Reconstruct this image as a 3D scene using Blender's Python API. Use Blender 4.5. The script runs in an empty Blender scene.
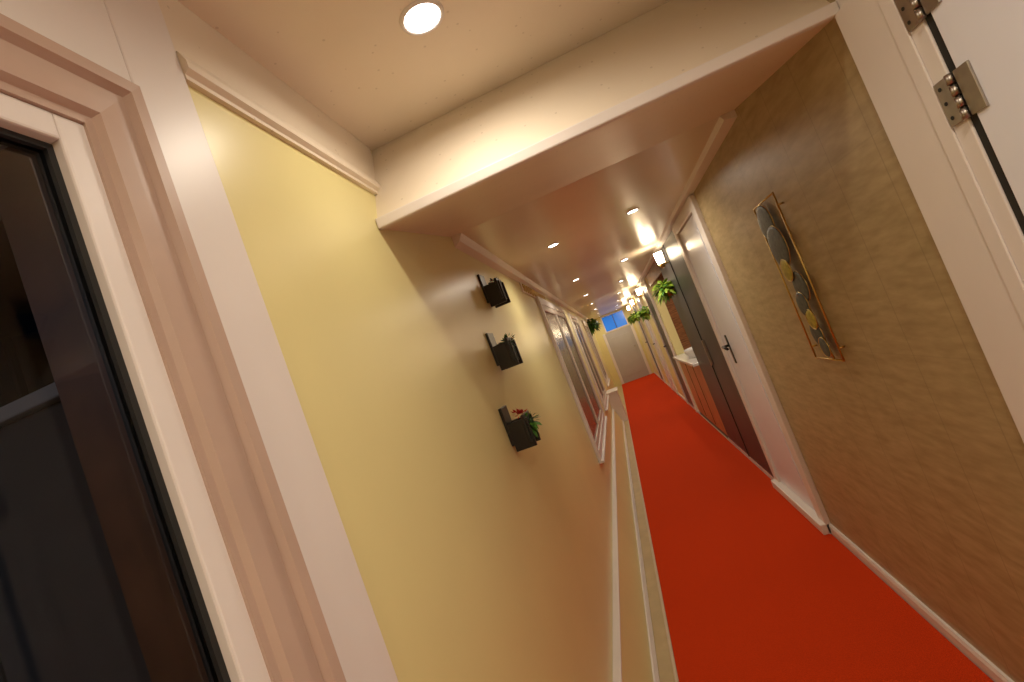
import bpy, bmesh, math, random
from mathutils import Vector, Matrix
random.seed(7)
sc=bpy.context.scene
try:
    sc.view_settings.view_transform='Standard'
except Exception: pass
H=1.57

# ------------------------------------------------------------ materials
def mat(name,col,rough=.5,metal=0,spec=.5,emit=None,es=0,trans=0,noise=0,nscale=20,bump=0,coat=0,speck=0):
    m=bpy.data.materials.new(name); m.use_nodes=True
    nt=m.node_tree; b=nt.nodes['Principled BSDF']
    b.inputs['Base Color'].default_value=(*col,1)
    b.inputs['Roughness'].default_value=rough
    b.inputs['Metallic'].default_value=metal
    b.inputs['Specular IOR Level'].default_value=spec
    b.inputs['Transmission Weight'].default_value=trans
    b.inputs['Coat Weight'].default_value=coat
    if emit:
        b.inputs['Emission Color'].default_value=(*emit,1)
        b.inputs['Emission Strength'].default_value=es
    if noise or bump:
        tc=nt.nodes.new('ShaderNodeTexCoord')
        n=nt.nodes.new('ShaderNodeTexNoise'); n.inputs['Scale'].default_value=nscale; n.inputs['Detail'].default_value=5
        nt.links.new(tc.outputs['Object'],n.inputs['Vector'])
        if noise:
            r=nt.nodes.new('ShaderNodeValToRGB')
            r.color_ramp.elements[0].position=.3; r.color_ramp.elements[1].position=.7
            r.color_ramp.elements[0].color=(*[c*(1-noise) for c in col],1)
            r.color_ramp.elements[1].color=(*[min(1,c*(1+noise)) for c in col],1)
            nt.links.new(n.outputs['Fac'],r.inputs['Fac'])
            out=r.outputs['Color']
            if speck:
                v=nt.nodes.new('ShaderNodeTexVoronoi'); v.inputs['Scale'].default_value=26
                nt.links.new(tc.outputs['Object'],v.inputs['Vector'])
                lt=nt.nodes.new('ShaderNodeMath'); lt.operation='LESS_THAN'; lt.inputs[1].default_value=.09
                nt.links.new(v.outputs['Distance'],lt.inputs[0])
                ml=nt.nodes.new('ShaderNodeMath'); ml.operation='MULTIPLY'; ml.inputs[1].default_value=speck
                nt.links.new(lt.outputs[0],ml.inputs[0])
                mx=nt.nodes.new('ShaderNodeMixRGB'); mx.inputs[2].default_value=(.25,.17,.10,1)
                nt.links.new(ml.outputs[0],mx.inputs[0]); nt.links.new(out,mx.inputs[1]); out=mx.outputs[0]
            nt.links.new(out,b.inputs['Base Color'])
        if bump:
            bp=nt.nodes.new('ShaderNodeBump'); bp.inputs['Strength'].default_value=bump; bp.inputs['Distance'].default_value=.004
            nt.links.new(n.outputs['Fac'],bp.inputs['Height']); nt.links.new(bp.outputs['Normal'],b.inputs['Normal'])
    return m

M_white=mat('gloss_white_paint',(.78,.72,.69),.40,noise=.02,nscale=4)
M_whitec=mat('cool_white_laminate',(.80,.81,.90),.28,noise=.02,nscale=4)
M_ceil=mat('ceiling_paint',(.80,.70,.57),.45,noise=.03,nscale=3,speck=.25)
M_ceil2=mat('gloss_ceiling_panel',(.76,.68,.57),.30,noise=.03,nscale=2,coat=.1)
M_yellow=mat('pale_yellow_paint',(.80,.71,.34),.34,noise=.03,nscale=2,bump=.05)
M_pink=mat('pink_beige_moulding',(.50,.36,.29),.40,noise=.05,nscale=6)
M_frame=mat('cream_window_sash',(.66,.56,.47),.40,noise=.04,nscale=6)
M_carpet=mat('red_carpet',(.58,.044,.006),.95,spec=.08,noise=.22,nscale=260,bump=.5)
M_black=mat('black_lacquer',(.008,.008,.01),.3,noise=.1)
M_gasket=mat('rubber_gasket',(.01,.01,.01),.6,noise=.1)
M_glass=mat('dark_glass',(.10,.065,.05),.22,spec=.3,noise=.1,nscale=1)
M_charcoal=mat('charcoal_laminate',(.05,.05,.056),.40,noise=.15,nscale=5)
M_steel=mat('brushed_steel',(.40,.36,.32),.38,1,noise=.1,nscale=40)
M_gold=mat('brushed_gold',(.62,.44,.15),.35,1,noise=.1,nscale=60)
M_disc=mat('hammered_slate_metal',(.085,.09,.080),.5,.15,noise=.35,nscale=60,bump=.2)
M_discg=mat('olive_gold_metal',(.40,.33,.04),.45,.3,noise=.3,nscale=60,bump=.2)
M_lamp=mat('lamp_lens',(1,1,1),.4,emit=(1,.96,.88),es=14,noise=.01)
M_shade=mat('sconce_glass',(1,.9,.7),.4,emit=(1,.80,.52),es=14,noise=.01)
M_leaf=mat('leaf_green',(.06,.20,.02),.5,noise=.4,nscale=30)
M_leafy=mat('leaf_yellow_green',(.22,.36,.03),.5,noise=.35,nscale=30)
M_leafd=mat('leaf_dark_green',(.02,.07,.015),.5,noise=.4,nscale=30)
M_red=mat('flower_red',(.5,.02,.02),.5,noise=.2)
M_cab=mat('orange_brown_cabinet',(.50,.21,.09),.35,noise=.15,nscale=6)
M_sink=mat('sink_ceramic',(.85,.83,.80),.15,noise=.01)
M_marg=mat('cream_floor_margin',(.50,.38,.20),.35,noise=.08,nscale=10)
M_edge=mat('beige_edge_strip',(.60,.48,.34),.5,noise=.05,nscale=10)
M_grey=mat('grey_door_laminate',(.46,.43,.42),.4,noise=.03,nscale=5)
M_night=mat('cabin_unlit_dark',(.03,.03,.036),.6,noise=.1)  # darkness of the unlit cabin put into a near-black base colour
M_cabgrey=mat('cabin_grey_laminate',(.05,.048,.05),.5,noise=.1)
M_cwood=mat('cabin_brown_wood',(.14,.055,.025),.5,noise=.3,nscale=12)
M_blue=mat('blue_dusk_glazing',(.02,.12,.4),.2,emit=(.008,.15,.58),es=.75,noise=.01)

def clear_glass():
    m=bpy.data.materials.new('clear_window_glass'); m.use_nodes=True; nt=m.node_tree
    for n in list(nt.nodes): nt.nodes.remove(n)
    o=nt.nodes.new('ShaderNodeOutputMaterial'); mx=nt.nodes.new('ShaderNodeMixShader')
    t=nt.nodes.new('ShaderNodeBsdfTransparent'); g=nt.nodes.new('ShaderNodeBsdfGlossy')
    t.inputs['Color'].default_value=(.8,.8,.82,1); g.inputs['Roughness'].default_value=.03
    f=nt.nodes.new('ShaderNodeFresnel'); f.inputs['IOR'].default_value=1.3
    nt.links.new(f.outputs[0],mx.inputs[0]); nt.links.new(t.outputs[0],mx.inputs[1]); nt.links.new(g.outputs[0],mx.inputs[2])
    nt.links.new(mx.outputs[0],o.inputs[0]); return m
M_clear=clear_glass()

def wallpaper():
    m=bpy.data.materials.new('taupe_brushed_wallpanel'); m.use_nodes=True; nt=m.node_tree; b=nt.nodes['Principled BSDF']
    N=nt.nodes.new; L=nt.links.new
    tc=N('ShaderNodeTexCoord')
    mp=N('ShaderNodeMapping'); mp.inputs['Rotation'].default_value=(math.radians(40),0,0); mp.inputs['Scale'].default_value=(1,5,22)
    L(tc.outputs['Object'],mp.inputs['Vector'])
    n=N('ShaderNodeTexNoise'); n.inputs['Scale'].default_value=1.8; n.inputs['Detail'].default_value=5; n.inputs['Roughness'].default_value=.55
    L(mp.outputs[0],n.inputs['Vector'])
    r=N('ShaderNodeValToRGB'); r.color_ramp.elements[0].position=.30; r.color_ramp.elements[1].position=.75
    r.color_ramp.elements[0].color=(.33,.240,.115,1); r.color_ramp.elements[1].color=(.47,.355,.19,1)
    L(n.outputs['Fac'],r.inputs['Fac'])
    sp=N('ShaderNodeSeparateXYZ'); L(tc.outputs['Object'],sp.inputs[0])
    def seam(src,width,frac,strength):
        d=N('ShaderNodeMath'); d.operation='DIVIDE'; d.inputs[1].default_value=width; L(src,d.inputs[0])
        fr=N('ShaderNodeMath'); fr.operation='FRACT'; L(d.outputs[0],fr.inputs[0])
        lt=N('ShaderNodeMath'); lt.operation='LESS_THAN'; lt.inputs[1].default_value=frac; L(fr.outputs[0],lt.inputs[0])
        ml=N('ShaderNodeMath'); ml.operation='MULTIPLY'; ml.inputs[1].default_value=strength; L(lt.outputs[0],ml.inputs[0])
        return ml.outputs[0]
    col=r.outputs[0]
    for s in (seam(sp.outputs['Y'],.235,.018,.38),seam(sp.outputs['Z'],.60,.006,.15)):
        mx=N('ShaderNodeMixRGB'); mx.inputs[2].default_value=(.18,.125,.06,1)
        L(s,mx.inputs[0]); L(col,mx.inputs[1]); col=mx.outputs[0]
    L(col,b.inputs['Base Color'])
    b.inputs['Roughness'].default_value=.42
    bp=N('ShaderNodeBump'); bp.inputs['Strength'].default_value=.15; bp.inputs['Distance'].default_value=.003
    L(n.outputs['Fac'],bp.inputs['Height']); L(bp.outputs[0],b.inputs['Normal'])
    return m
M_wp=wallpaper()
def wood():
    m=bpy.data.materials.new('slatted_wood'); m.use_nodes=True; nt=m.node_tree; b=nt.nodes['Principled BSDF']
    N=nt.nodes.new; L=nt.links.new
    tc=N('ShaderNodeTexCoord'); mp=N('ShaderNodeMapping'); mp.inputs['Scale'].default_value=(2,2,25); L(tc.outputs['Object'],mp.inputs[0])
    n=N('ShaderNodeTexNoise'); n.inputs['Scale'].default_value=3; n.inputs['Detail'].default_value=6; L(mp.outputs[0],n.inputs[0])
    r=N('ShaderNodeValToRGB'); r.color_ramp.elements[0].position=.35; r.color_ramp.elements[1].position=.7
    r.color_ramp.elements[0].color=(.13,.045,.014,1); r.color_ramp.elements[1].color=(.36,.15,.05,1)
    L(n.outputs['Fac'],r.inputs[0]); L(r.outputs[0],b.inputs['Base Color']); b.inputs['Roughness'].default_value=.4
    return m
M_wood=wood()

# ------------------------------------------------------------ helpers
def link(o,parent=None):
    sc.collection.objects.link(o)
    if parent: o.parent=parent
    return o
def empty(name):
    e=bpy.data.objects.new(name,None); e.empty_display_size=.05
    return link(e)
def fin(name,bm,m,parent,bevel=0,smooth=False):
    bmesh.ops.recalc_face_normals(bm,faces=bm.faces)
    me=bpy.data.meshes.new(name); bm.to_mesh(me); bm.free()
    for mm in (m if isinstance(m,(list,tuple)) else [m]): me.materials.append(mm)
    o=bpy.data.objects.new(name,me); link(o,parent)
    if smooth:
        for p in me.polygons: p.use_smooth=True
    if bevel:
        b=o.modifiers.new('bevel','BEVEL'); b.width=bevel; b.segments=2; b.limit_method='ANGLE'
    return o
def box(name,x0,x1,y0,y1,z0,z1,m,parent=None,bevel=0):
    bm=bmesh.new()
    v=[bm.verts.new((x,y,z)) for x in (x0,x1) for y in (y0,y1) for z in (z0,z1)]
    for f in ((0,1,3,2),(4,6,7,5),(0,4,5,1),(2,3,7,6),(0,2,6,4),(1,5,7,3)): bm.faces.new([v[i] for i in f])
    return fin(name,bm,m,parent,bevel)
def prism(name,prof,a0,a1,axis,m,parent=None,bevel=0,smooth=False):
    bm=bmesh.new()
    def P(p,a):
        return {'y':(p[0],a,p[1]),'x':(a,p[0],p[1]),'z':(p[0],p[1],a)}[axis]
    A=[bm.verts.new(P(p,a0)) for p in prof]; B=[bm.verts.new(P(p,a1)) for p in prof]
    bm.faces.new(A); bm.faces.new(B[::-1]); n=len(prof)
    for i in range(n): bm.faces.new((A[i],A[(i+1)%n],B[(i+1)%n],B[i]))
    return fin(name,bm,m,parent,bevel,smooth)
def cyl(name,p0,p1,r,m,parent=None,seg=20,r2=None,smooth=True,cap=True):
    p0=Vector(p0);p1=Vector(p1);d=p1-p0
    bm=bmesh.new()
    bmesh.ops.create_cone(bm,cap_ends=cap,segments=seg,radius1=r,radius2=r if r2 is None else r2,depth=d.length)
    mt=Matrix.Translation((p0+p1)/2)@d.to_track_quat('Z','Y').to_matrix().to_4x4()
    bmesh.ops.transform(bm,matrix=mt,verts=bm.verts)
    o=fin(name,bm,m,parent)
    if smooth:
        for p in o.data.polygons: p.use_smooth=len(p.vertices)==4
    return o
def torus(name,c,R,r,axis,m,parent=None):
    bm=bmesh.new(); n=32;k=10;vs=[]
    q=Vector(axis).to_track_quat('Z','Y')
    for i in range(n):
        a=2*math.pi*i/n; row=[]
        for j in range(k):
            b=2*math.pi*j/k
            row.append(bm.verts.new(Vector(c)+q@Vector(((R+r*math.cos(b))*math.cos(a),(R+r*math.cos(b))*math.sin(a),r*math.sin(b)))))
        vs.append(row)
    for i in range(n):
        for j in range(k):
            bm.faces.new((vs[i][j],vs[(i+1)%n][j],vs[(i+1)%n][(j+1)%k],vs[i][(j+1)%k]))
    return fin(name,bm,m,parent,smooth=True)
def leaves(name,c,rad,n,ll,m,parent,droop=.4,rz=1.0,up=0.0):
    bm=bmesh.new(); c=Vector(c)
    for i in range(n):
        d=Vector((random.gauss(0,1),random.gauss(0,1),random.gauss(0,1))).normalized()
        d.z=d.z*.7+up; d.normalize()
        p=c+Vector((d.x*rad,d.y*rad,d.z*rad*rz))*random.uniform(.15,1)
        s=d.cross(Vector((random.random()-.5,random.random()-.5,1))).normalized()
        l=ll*random.uniform(.7,1.3); w=l*.28
        q1=p+d*l*.45+Vector((0,0,-droop*l*.12)); q2=p+d*l+Vector((0,0,-droop*l*.5))
        nn=d.cross(s)*w*.25
        a=bm.verts.new(p); b1=bm.verts.new(q1+s*w+nn); b2=bm.verts.new(q1-s*w+nn); mid=bm.verts.new(q1); e=bm.verts.new(q2)
        fs=[bm.faces.new((a,mid,b1)),bm.faces.new((a,b2,mid)),bm.faces.new((mid,e,b1)),bm.faces.new((b2,e,mid))]
        if isinstance(m,list):
            k=random.randrange(len(m))
            for f in fs: f.material_index=k
    me=bpy.data.meshes.new(name); bm.to_mesh(me); bm.free()
    for mm in (m if isinstance(m,list) else [m]): me.materials.append(mm)
    o=bpy.data.objects.new(name,me); return link(o,parent)
def area(name,loc,size,power,col,parent=None,direction=(0,0,-1),spread=165):
    l=bpy.data.lights.new(name,'AREA'); l.shape='DISK'; l.size=size; l.energy=power; l.color=col; l.spread=math.radians(spread)
    o=bpy.data.objects.new(name,l); o.location=loc; o.rotation_euler=Vector(direction).to_track_quat('-Z','Y').to_euler(); return link(o,parent)
def point(name,loc,rad,power,col,parent=None):
    l=bpy.data.lights.new(name,'POINT'); l.shadow_soft_size=rad; l.energy=power; l.color=col
    o=bpy.data.objects.new(name,l); o.location=loc; return link(o,parent)

XL=-.5; XR=.775; YB=-1.6; YE=16.0
ZC1=H+.84; ZC2=H+.665; ZB=H+.52
# ------------------------------------------------------------ shell
box('floor',-.65,1.35,YB-.1,YE+.1,-.1,0,M_marg)
box('carpet_runner',-.29,XR-.02,YB+.02,YE-.04,0,.012,M_carpet)
lw=empty('wall_left')
box('wall_panel_front',XL-.12,XL,.5,YE,0,ZC1+.02,M_yellow,lw)
box('wall_panel_over_door',XL-.12,XL,-.8,.5,H+.47,ZC1+.02,M_white,lw)
box('wall_panel_rear',XL-.12,XL,YB,-.8,0,ZC1+.02,M_yellow,lw)
rw=empty('wall_right')
box('wall_near',XR,XR+.12,YB,1.33,0,ZC1+.02,M_white,rw)
box('wall_panelled',XR,XR+.12,1.33,3.25,0,ZC2+.03,M_wp,rw)
box('wall_mid',XR,XR+.12,3.25,5.9,0,ZC2+.03,M_white,rw)
box('wall_niche_back',1.2,1.3,5.8,7.9,0,ZC2+.03,M_wood,rw)
box('wall_niche_side_a',XR+.12,1.2,5.8,5.9,0,ZC2+.03,M_wood,rw)
box('wall_niche_side_b',XR+.12,1.2,7.8,7.9,0,ZC2+.03,M_wood,rw)
box('wall_far',XR,XR+.12,7.8,YE,0,ZC2+.03,M_yellow,rw)
box('wall_back',XL-.12,XR+.12,YB-.1,YB,0,ZC1+.02,M_yellow)
box('wall_end',XL-.12,XR+.12,YE,YE+.1,0,ZC2+.1,M_yellow)
cl=empty('ceiling')
box('ceiling_near',XL-.12,XR+.12,YB,1.56,ZC1,ZC1+.1,M_ceil,cl)
box('ceiling_far',XL-.12,1.3,2.15,YE,ZC2,ZC2+.1,M_ceil2,cl)
prism('beam_sloped',[(1.55,ZC1+.05),(1.345,ZB+.03),(1.345,ZB+.004),(2.15,ZC2),(2.15,ZC1+.05)],XL-.1,XR+.1,'x',M_ceil,cl)
box('trim_1',XL+.001,XR-.001,1.324,1.345,ZB-.002,ZB+.030,M_white,None,.004)
prism('trim_2',[(XL,H+.70),(XL+.010,H+.70),(XL+.020,H+.678),(XL+.020,H+.664),(XL+.010,H+.657),(XL+.010,H+.648),(XL,H+.648)],.713,1.42,'y',M_ceil)
box('trim_10',XL,XL+.004,.713,1.5,H+.70,ZC1,M_ceil)
prism('trim_3',[(XL,ZC2),(XL+.05,ZC2),(XL+.03,ZC2-.03),(XL,ZC2-.05)],2.15,YE,'y',M_ceil)
prism('trim_4',[(XR,ZC2),(XR-.06,ZC2),(XR-.05,ZC2-.022),(XR,ZC2-.03)],2.15,YE,'y',M_white)
pr=empty('trim_5')
box('post_face',XR-.014,XR,1.10,1.335,0,ZB,M_white,pr,.003)
box('post_stop',XR-.019,XR-.014,1.14,1.18,0,ZB,M_white,pr,.002)
prism('baseboard_right',[(XR,0),(XR-.016,0),(XR-.016,.055),(XR-.010,.07),(XR,.07)],1.335,3.25,'y',M_white)
box('baseboard_right_far',XR-.014,XR,4.21,5.9,0,.05,M_white)
box('baseboard_right_end',XR-.014,XR,7.8,YE,0,.05,M_white)
# left low ledge
lg=empty('baseboard_left')
prism('ledge_core',[(XL,0),(XL+.105,0),(XL+.034,.27),(XL,.27)],.73,9.4,'y',M_yellow,lg)
box('ledge_cap',XL,XL+.038,.73,9.4,.27,.282,M_white,lg,.003)
prism('ledge_foot',[(XL+.099,.0),(XL+.122,.0),(XL+.122,.012),(XL+.108,.030),(XL+.099,.030)],.73,9.4,'y',M_white,lg)
box('carpet_edge_strip',-.308,-.291,.73,9.4,0,.015,M_edge,lg,.003)
pd=empty('low_pedestal_cabinet')
box('body',XL+.002,-.30,9.42,9.95,0,.56,M_white,pd,.005)
box('top',XL+.002,-.28,9.40,9.97,.56,.59,M_white,pd,.005)

# ------------------------------------------------------------ left glazed door with casing
gd=empty('door_1')
zt=H+.437
box('sash_front',XL-.035,XL+.002,.466,.503,0,zt+.035,M_white,gd,.003)
box('jamb_liner',XL-.118,XL-.036,.470,.499,0,zt+.03,M_cwood,gd)
box('sash_top',XL-.035,XL+.002,-.70,.466,zt,zt+.035,M_white,gd,.003)
box('sash_rear',XL-.035,XL+.002,-.74,-.70,0,zt+.035,M_white,gd,.003)
box('sash_bottom',XL-.035,XL+.002,-.70,.466,0,.10,M_white,gd,.003)
box('gasket_front',XL-.03,XL-.012,.458,.466,.10,zt,M_gasket,gd)
box('gasket_top',XL-.03,XL-.012,-.70,.458,zt-.008,zt,M_gasket,gd)
box('glass_pane',XL-.024,XL-.018,-.70,.458,.10,zt-.008,M_clear,gd)
cs=empty('trim_6')
prof=[(0,0),(0,.006),(.010,.007),(.016,.016),(.040,.018),(.046,.009),(.066,.010),(.073,.020),(.090,.021),(.094,0)]
bm=bmesh.new(); rows=[]
for o_,d_ in prof:
    rows.append([bm.verts.new((XL+d_,.500+o_,0)),bm.verts.new((XL+d_,.500+o_,H+.472+o_)),bm.verts.new((XL+d_,-.80,H+.472+o_))])
for i in range(len(rows)):
    a=rows[i]; b=rows[(i+1)%len(rows)]
    for k in range(2): bm.faces.new((a[k],a[k+1],b[k+1],b[k]))
fin('casing_mitred',bm,M_pink,cs)
box('casing_rear',XL,XL+.02,-.84,-.74,0,H+.565,M_pink,cs,.004)
box('trim_7',XL,XL+.009,.594,.712,0,ZC1,M_white,None,.003)
box('trim_8',XL,XL+.009,-.80,.594,H+.568,ZC1,M_white,None,.003)
# dark cabin behind
cb=empty('wall_cabin')
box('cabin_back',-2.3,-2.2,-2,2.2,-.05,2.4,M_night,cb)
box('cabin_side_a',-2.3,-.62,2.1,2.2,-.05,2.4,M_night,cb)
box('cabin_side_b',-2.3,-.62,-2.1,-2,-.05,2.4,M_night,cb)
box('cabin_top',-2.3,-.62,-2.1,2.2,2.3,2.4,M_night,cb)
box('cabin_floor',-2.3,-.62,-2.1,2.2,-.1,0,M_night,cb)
wd=empty('cabin_wardrobe')
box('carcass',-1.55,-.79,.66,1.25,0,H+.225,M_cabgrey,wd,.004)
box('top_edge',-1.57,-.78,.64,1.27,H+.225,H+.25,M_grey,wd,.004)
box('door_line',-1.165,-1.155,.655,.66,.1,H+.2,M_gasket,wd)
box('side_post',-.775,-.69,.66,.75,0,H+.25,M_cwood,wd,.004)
cu=empty('cabin_curtain')
pf=[]
for i in range(41):
    pf.append((-1.8+.03*math.sin(i*1.3),.5+i*.035))
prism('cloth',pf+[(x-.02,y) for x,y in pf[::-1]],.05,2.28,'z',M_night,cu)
ce=empty('cabin_fill_light')  # unseen fill light with housing, added so the dark cabin's contents show
cyl('body',(-1.3,-.6,2.3),(-1.3,-.6,2.26),.07,M_grey,ce)
area('lamp',(-1.3,-.6,2.25),.12,6.5,(.85,.9,1),ce)

# ------------------------------------------------------------ right near door leaf + hinges
rd=empty('door_2')
box('leaf',XR-.016,XR-.002,.22,1.075,.01,ZB+.03,M_whitec,rd,.003)
box('shadow_gap',XR-.010,XR-.002,1.076,1.099,.01,ZB+.03,M_gasket,rd)
for i,z in enumerate((H+.392,H+.185,H-.9)):
    box('hinge_leaf_a_%d'%i,XR-.021,XR-.014,1.097,1.135,z-.045,z+.045,M_steel,rd,.001)
    box('hinge_leaf_b_%d'%i,XR-.021,XR-.016,1.040,1.078,z-.045,z+.045,M_steel,rd,.001)
    for k in range(4):
        cyl('hinge_knuckle_%d_%d'%(i,k),(XR-.022,1.088,z-.045+k*.0235),(XR-.022,1.088,z-.045+k*.0235+.0195),.007,M_steel,rd,14)
    for zz in (-.03,0,.03):
        cyl('screw_%d'%i,(XR-.022,1.122,z+zz),(XR-.0205,1.122,z+zz),.004,M_gasket,rd,8)

# ------------------------------------------------------------ white door in right wall
d3=empty('door_3')
box('casing_near',XR-.03,XR,3.25,3.36,0,ZC2-.035,M_white,d3,.004)
box('casing_far',XR-.03,XR,4.10,4.20,0,ZC2-.035,M_white,d3,.004)
box('casing_head',XR-.03,XR,3.36,4.10,H+.55,ZC2-.035,M_white,d3,.004)
box('leaf',XR-.012,XR-.001,3.37,4.09,.075,H+.545,M_whitec,d3,.002)
box('stile_line',XR-.016,XR-.012,3.45,4.0,.25,H+.45,M_whitec,d3,.002)
box('sill',XR-.06,XR,3.25,4.20,0.012,.075,M_white,d3,.006)
zh=H-.40
box('handle_plate',XR-.022,XR-.016,3.90,3.94,zh-.12,zh+.1,M_black,d3,.002)
cyl('handle_spindle',(XR-.022,3.92,zh+.02),(XR-.065,3.92,zh+.02),.010,M_black,d3,12)
cyl('handle_lever',(XR-.062,3.93,zh+.02),(XR-.062,3.79,zh+.01),.010,M_black,d3,12)
d4=empty('door_4')
box('leaf',XR-.014,XR,4.22,5.86,.05,ZC2-.035,M_charcoal,d4,.003)
box('edge_strip',XR-.02,XR-.014,5.0,5.02,.05,ZC2-.035,M_gasket,d4)
box('pull',XR-.035,XR-.014,4.92,4.95,H-.6,H-.35,M_steel,d4,.003)
# ------------------------------------------------------------ wash niche
wc=empty('washbasin_counter')
box('cabinet',XR-.005,1.19,5.905,7.795,.05,.90,M_cab,wc,.004)
box('cabinet_seam_a',XR-.009,XR-.005,6.53,6.54,.08,.88,M_gasket,wc)
box('cabinet_seam_b',XR-.009,XR-.005,7.16,7.17,.08,.88,M_gasket,wc)
box('plinth',XR,1.19,5.905,7.795,0,.05,M_charcoal,wc)
box('worktop',XR-.07,1.195,5.905,7.795,.90,.935,M_sink,wc,.006)
bm=bmesh.new()
rings=[(.17,.0),(.20,.06),(.215,.11),(.20,.11),(.17,.03),(.05,.012)]
vv=[[bm.verts.new((.93+r*.8*math.cos(2*math.pi*i/28),6.7+r*1.15*math.sin(2*math.pi*i/28),.936+z)) for i in range(28)] for r,z in rings]
for a,b in zip(vv,vv[1:]):
    for i in range(28): bm.faces.new((a[i],a[(i+1)%28],b[(i+1)%28],b[i]))
bm.faces.new(vv[-1])
fin('basin',bm,M_sink,wc,smooth=True)
cyl('tap_stem',(1.14,6.7,.935),(1.14,6.7,1.16),.013,M_steel,wc)
cyl('tap_spout',(1.14,6.7,1.15),(1.0,6.7,1.13),.011,M_steel,wc)
sw=empty('trim_9')
for i in range(9):
    z=1.0+i*.135
    box('slat_%d'%i,1.18,1.20,5.905,7.795,z,z+.12,M_wood,sw,.004)
box('niche_header',XR,XR+.03,5.9,7.8,ZC2-.2,ZC2,M_wood,sw,.003)
def rdoor(name,y0,y1,m):
    d=empty(name)
    box('casing_near',XR-.03,XR,y0,y0+.09,0.012,ZC2-.035,M_white,d,.003)
    box('casing_far',XR-.03,XR,y1-.09,y1,0.012,ZC2-.035,M_white,d,.003)
    box('casing_head',XR-.03,XR,y0+.09,y1-.09,H+.5,ZC2-.035,M_white,d,.003)
    box('leaf',XR-.012,XR,y0+.09,y1-.09,.015,H+.5,m,d,.002)
    cyl('handle',(XR-.05,y1-.16,H-.5),(XR-.05,y1-.3,H-.5),.01,M_black,d,10)
    cyl('spindle',(XR-.012,y1-.17,H-.5),(XR-.05,y1-.17,H-.5),.01,M_black,d,10)
rdoor('door_5',7.95,8.95,M_charcoal)
rdoor('door_6',10.2,11.2,M_whitec)
rdoor('door_7',12.6,13.6,M_charcoal)

# ------------------------------------------------------------ left windows
def lwin(name,y0,y1,z0,z1,n):
    w=empty(name); x=XL
    box('casing_top',x,x+.03,y0-.07,y1+.07,z1,z1+.07,M_white,w,.004)
    box('casing_bottom',x,x+.03,y0-.07,y1+.07,z0-.07,z0,M_white,w,.004)
    box('sill_board',x,x+.05,y0-.09,y1+.09,z0-.09,z0-.07,M_white,w,.004)
    box('casing_a',x,x+.03,y0-.07,y0,z0,z1,M_white,w,.004)
    box('casing_b',x,x+.03,y1,y1+.07,z0,z1,M_white,w,.004)
    box('glass',x,x+.008,y0,y1,z0,z1,M_glass,w)
    for i in range(n):
        a=y0+(y1-y0)*i/n; b=y0+(y1-y0)*(i+1)/n
        t=.055
        box('sash_l_%d'%i,x+.008,x+.022,a,a+t,z0,z1,M_frame,w,.002)
        box('sash_r_%d'%i,x+.008,x+.022,b-t,b,z0,z1,M_frame,w,.002)
        box('sash_t_%d'%i,x+.008,x+.022,a+t,b-t,z1-t,z1,M_frame,w,.002)
        box('sash_b_%d'%i,x+.008,x+.022,a+t,b-t,z0,z0+t,M_frame,w,.002)
lwin('window_1',4.4,6.6,H-.90,H+.48,2)
lwin('window_2',7.5,9.1,H-.92,H+.46,2)
lwin('window_3',11.0,12.6,H-.92,H+.46,2)
vt=empty('air_vent_grille')
box('frame',XL,XL+.012,3.7,5.05,ZC2-.13,ZC2-.05,M_ceil,vt,.002)
for i in range(15):
    y=3.75+i*.086
    box('louvre_%d'%i,XL+.012,XL+.022,y,y+.03,ZC2-.12,ZC2-.06,M_gold,vt,.001)

# ------------------------------------------------------------ end wall door + blue window
w4=empty('window_4')
box('frame',-.16,.60,YE-.03,YE,H+.10,H+.64,M_white,w4,.005)
box('pane',-.12,.56,YE-.036,YE-.03,H+.14,H+.60,M_blue,w4)
box('mullion',.21,.23,YE-.045,YE-.036,H+.14,H+.60,M_charcoal,w4)
d8=empty('door_8')
box('leaf',-.20,.62,YE-.02,YE,.01,H+.08,M_grey,d8,.004)
box('casing_l',-.28,-.20,YE-.03,YE,0,H+.1,M_white,d8,.004)
box('casing_r',.62,.70,YE-.03,YE,0,H+.1,M_white,d8,.004)
box('panel',-.08,.50,YE-.028,YE-.02,.2,H-.1,M_grey,d8,.004)
cyl('knob',(.52,YE-.02,1.0),(.52,YE-.07,1.0),.025,M_steel,d8)

# ------------------------------------------------------------ wall planters
def planter(y,z,kind):
    e=empty('wall_planter'); x=XL
    box('backplate',x,x+.012,y-.050,y+.050,z-.050,z+.100,M_black,e,.002)
    box('front',x+.074,x+.086,y-.062,y+.062,z-.055,z+.050,M_black,e,.002)
    box('side_a',x+.012,x+.095,y-.052,y-.042,z-.075,z+.035,M_black,e,.002)
    box('side_b',x+.012,x+.095,y+.042,y+.052,z-.075,z+.035,M_black,e,.002)
    box('bottom',x+.012,x+.074,y-.042,y+.042,z-.050,z-.040,M_black,e,.002)
    box('soil',x+.012,x+.074,y-.042,y+.042,z-.040,z+.025,M_leafd,e)
    if kind==0: leaves('foliage',(x+.06,y,z+.035),.020,60,.022,[M_leafd,M_red,M_leafd],e,.3,1,.2)
    if kind==1: leaves('foliage',(x+.07,y,z+.035),.024,75,.024,[M_leaf,M_leafd],e,.3,1,.1)
    if kind==2:
        leaves('foliage',(x+.09,y-.005,z+.01),.028,90,.028,[M_leaf,M_leafd],e,.8,1.4,.0)
        leaves('flowers',(x+.060,y,z+.05),.020,36,.018,M_red,e,.1,.8,.6)
planter(2.42,H+.41,0)
planter(2.14,H+.10,1)
planter(1.90,H-.21,2)

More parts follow.
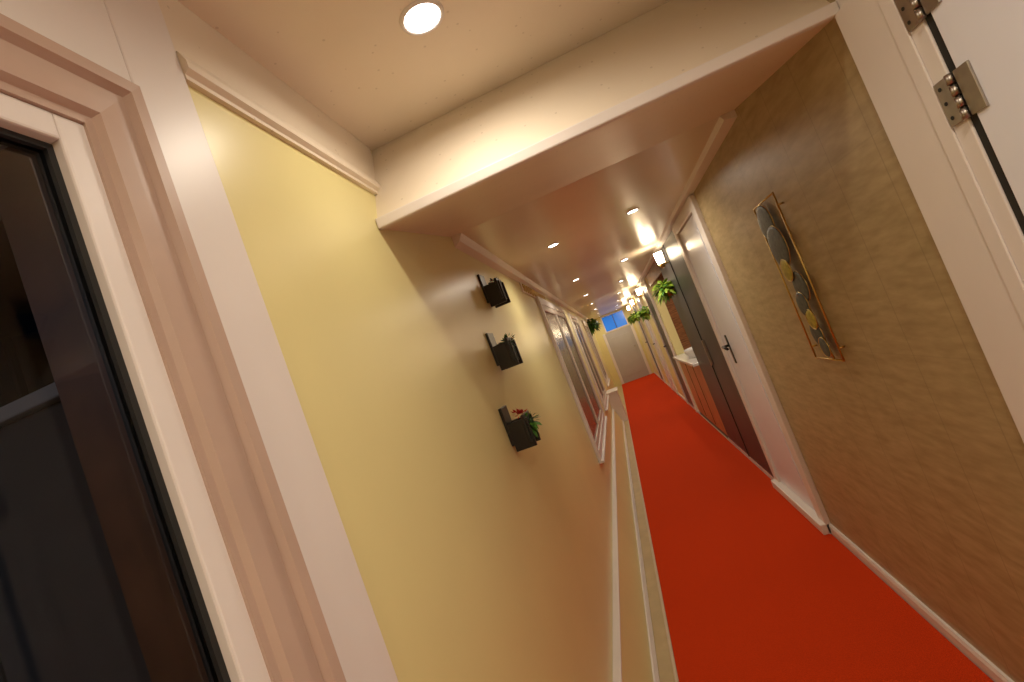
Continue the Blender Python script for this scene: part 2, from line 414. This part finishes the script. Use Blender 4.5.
# ------------------------------------------------------------ metal wall art
ar=empty('metal_disc_wall_art'); x=XR-.02
y0,y1,z0,z1=2.07,2.33,H-.40,H+.285
for n_,a,b in (('rail_a',(x,y0,z0),(x,y0,z1)),('rail_b',(x,y1,z0),(x,y1,z1)),('rail_c',(x,y0,z0),(x,y1,z0)),('rail_d',(x,y0,z1),(x,y1,z1)),
             ('stem_a',(x,2.26,z1),(x,2.15,z0))):
    cyl(n_,a,b,.0036,M_gold,ar,10)
for yy,zz in ((y0,z0+.05),(y1,z0+.05),(y0,z1-.05),(y1,z1-.05)):
    cyl('standoff',(XR,yy,zz),(x,yy,zz),.004,M_gold,ar,8)
def disc(y,z,r,m,dx):
    bm=bmesh.new(); n=32
    rows=[]
    for t,h in ((.05,.001),(.5,.0005),(.85,-.001),(1,-.003)):
        rows.append([bm.verts.new((XR-.024-dx-h-.003,y+r*t*math.cos(2*math.pi*i/n),z+r*t*math.sin(2*math.pi*i/n))) for i in range(n)])
    for a,b in zip(rows,rows[1:]):
        for i in range(n): bm.faces.new((a[i],a[(i+1)%n],b[(i+1)%n],b[i]))
    bm.faces.new(rows[0])
    o=fin('disc',bm,m,ar,smooth=True)
    s=o.modifiers.new('solid','SOLIDIFY'); s.thickness=.003
    torus('disc_rim',(XR-.024-dx,y,z),r,.0018,(1,0,0),M_gold,ar)
disc(2.245,H+.20,.080,M_disc,.0)
disc(2.205,H+.09,.090,M_disc,.005)
disc(2.21,H-.01,.048,M_discg,.010)
disc(2.165,H-.09,.065,M_disc,.0)
disc(2.20,H-.16,.052,M_disc,.006)
disc(2.17,H-.225,.042,M_discg,.010)
disc(2.20,H-.29,.052,M_disc,.0)
disc(2.165,H-.345,.042,M_disc,.007)

# ------------------------------------------------------------ downlights
WARM=(1,.88,.70)
def downlight(x,y,z,p,r=.042):
    e=empty('recessed_downlight')
    torus('rim',(x,y,z),r+.006,.006,(0,0,1),M_white,e)
    cyl('lens',(x,y,z-.001),(x,y,z-.004),r,M_lamp,e,28)
    area('lamp',(x,y,z-.008),r*1.8,p,WARM,e)
downlight(-.135,1.10,ZC1,2.8)
downlight(.39,.2,ZC1,8.0); downlight(-.135,-.9,ZC1,10)
yy=3.17
while yy<15.5:
    downlight(-.135,yy,ZC2,3.2,.03); downlight(.39,yy,ZC2,3.2,.03); yy+=2.04
downlight(.98,6.85,ZC2,4,.03)  # unseen extra downlight, added to brighten the niche
# ------------------------------------------------------------ sconces + plants
def sconce(y,p):
    e=empty('wall_sconce'); z=H+.50
    box('backplate',XR-.012,XR,y-.05,y+.05,z-.08,z+.08,M_gold,e,.003)
    cyl('arm',(XR-.012,y,z-.04),(XR-.085,y,z-.04),.008,M_gold,e,12)
    cyl('cup',(XR-.085,y,z-.07),(XR-.085,y,z-.03),.02,M_gold,e,18,.038)
    cyl('shade',(XR-.085,y,z-.028),(XR-.085,y,z+.085),.035,M_shade,e,20,.042)
    point('bulb',(XR-.15,y,z+.03),.03,p,(1,.76,.48),e)
for y in (5.05,8.95,11.9,14.4): sconce(y,3.5)
def rplant(y,z,s):
    e=empty('wall_hung_plant')
    cyl('pot',(XR-.08,y,z-.09*s),(XR-.08,y,z),.045*s,M_gold,e,18,.06*s)
    box('bracket',XR-.03,XR,y-.02,y+.02,z-.05,z-.03,M_gold,e)
    leaves('foliage',(XR-.10,y,z+.01),.085*s,240,.075*s,[M_leafy,M_leafy,M_leaf],e,1.0,.9,.05)
rplant(5.45,H+.25,1.0); rplant(9.3,H+.16,1.1); rplant(12.2,H+.22,1.0); rplant(14.6,H+.22,1.0)
e=empty('wall_hung_plant')
box('bracket',XL,XL+.05,12.98,13.02,H+.36,H+.38,M_gold,e)
cyl('pot',(XL+.08,13,H+.33),(XL+.08,13,H+.44),.05,M_gold,e,18,.07)
leaves('foliage',(XL+.12,13,H+.44),.13,260,.12,[M_leaf,M_leafd],e,1.2,.9,.05)

# ------------------------------------------------------------ world, camera
w=bpy.data.worlds.new('world'); sc.world=w; w.use_nodes=True
w.node_tree.nodes['Background'].inputs[0].default_value=(.02,.03,.06,1); w.node_tree.nodes['Background'].inputs[1].default_value=.3
f=500; th=math.radians(21); ps=math.atan(95.5/f); ph=math.radians(3.43)
F=Vector((-math.sin(ps)*math.cos(ph),math.cos(ps)*math.cos(ph),math.sin(ph)))
R0=Vector((math.cos(ps),math.sin(ps),0)); U0=R0.cross(F)
Rc=math.cos(th)*R0-math.sin(th)*U0; Uc=math.sin(th)*R0+math.cos(th)*U0
cam=bpy.data.cameras.new('camera'); cam.lens=f/1024*36; cam.sensor_width=36; cam.clip_start=.01
co=bpy.data.objects.new('camera',cam); link(co)
m=Matrix((Rc,Uc,-F)).transposed().to_4x4(); m.translation=Vector((0,0,H)); co.matrix_world=m
sc.camera=co
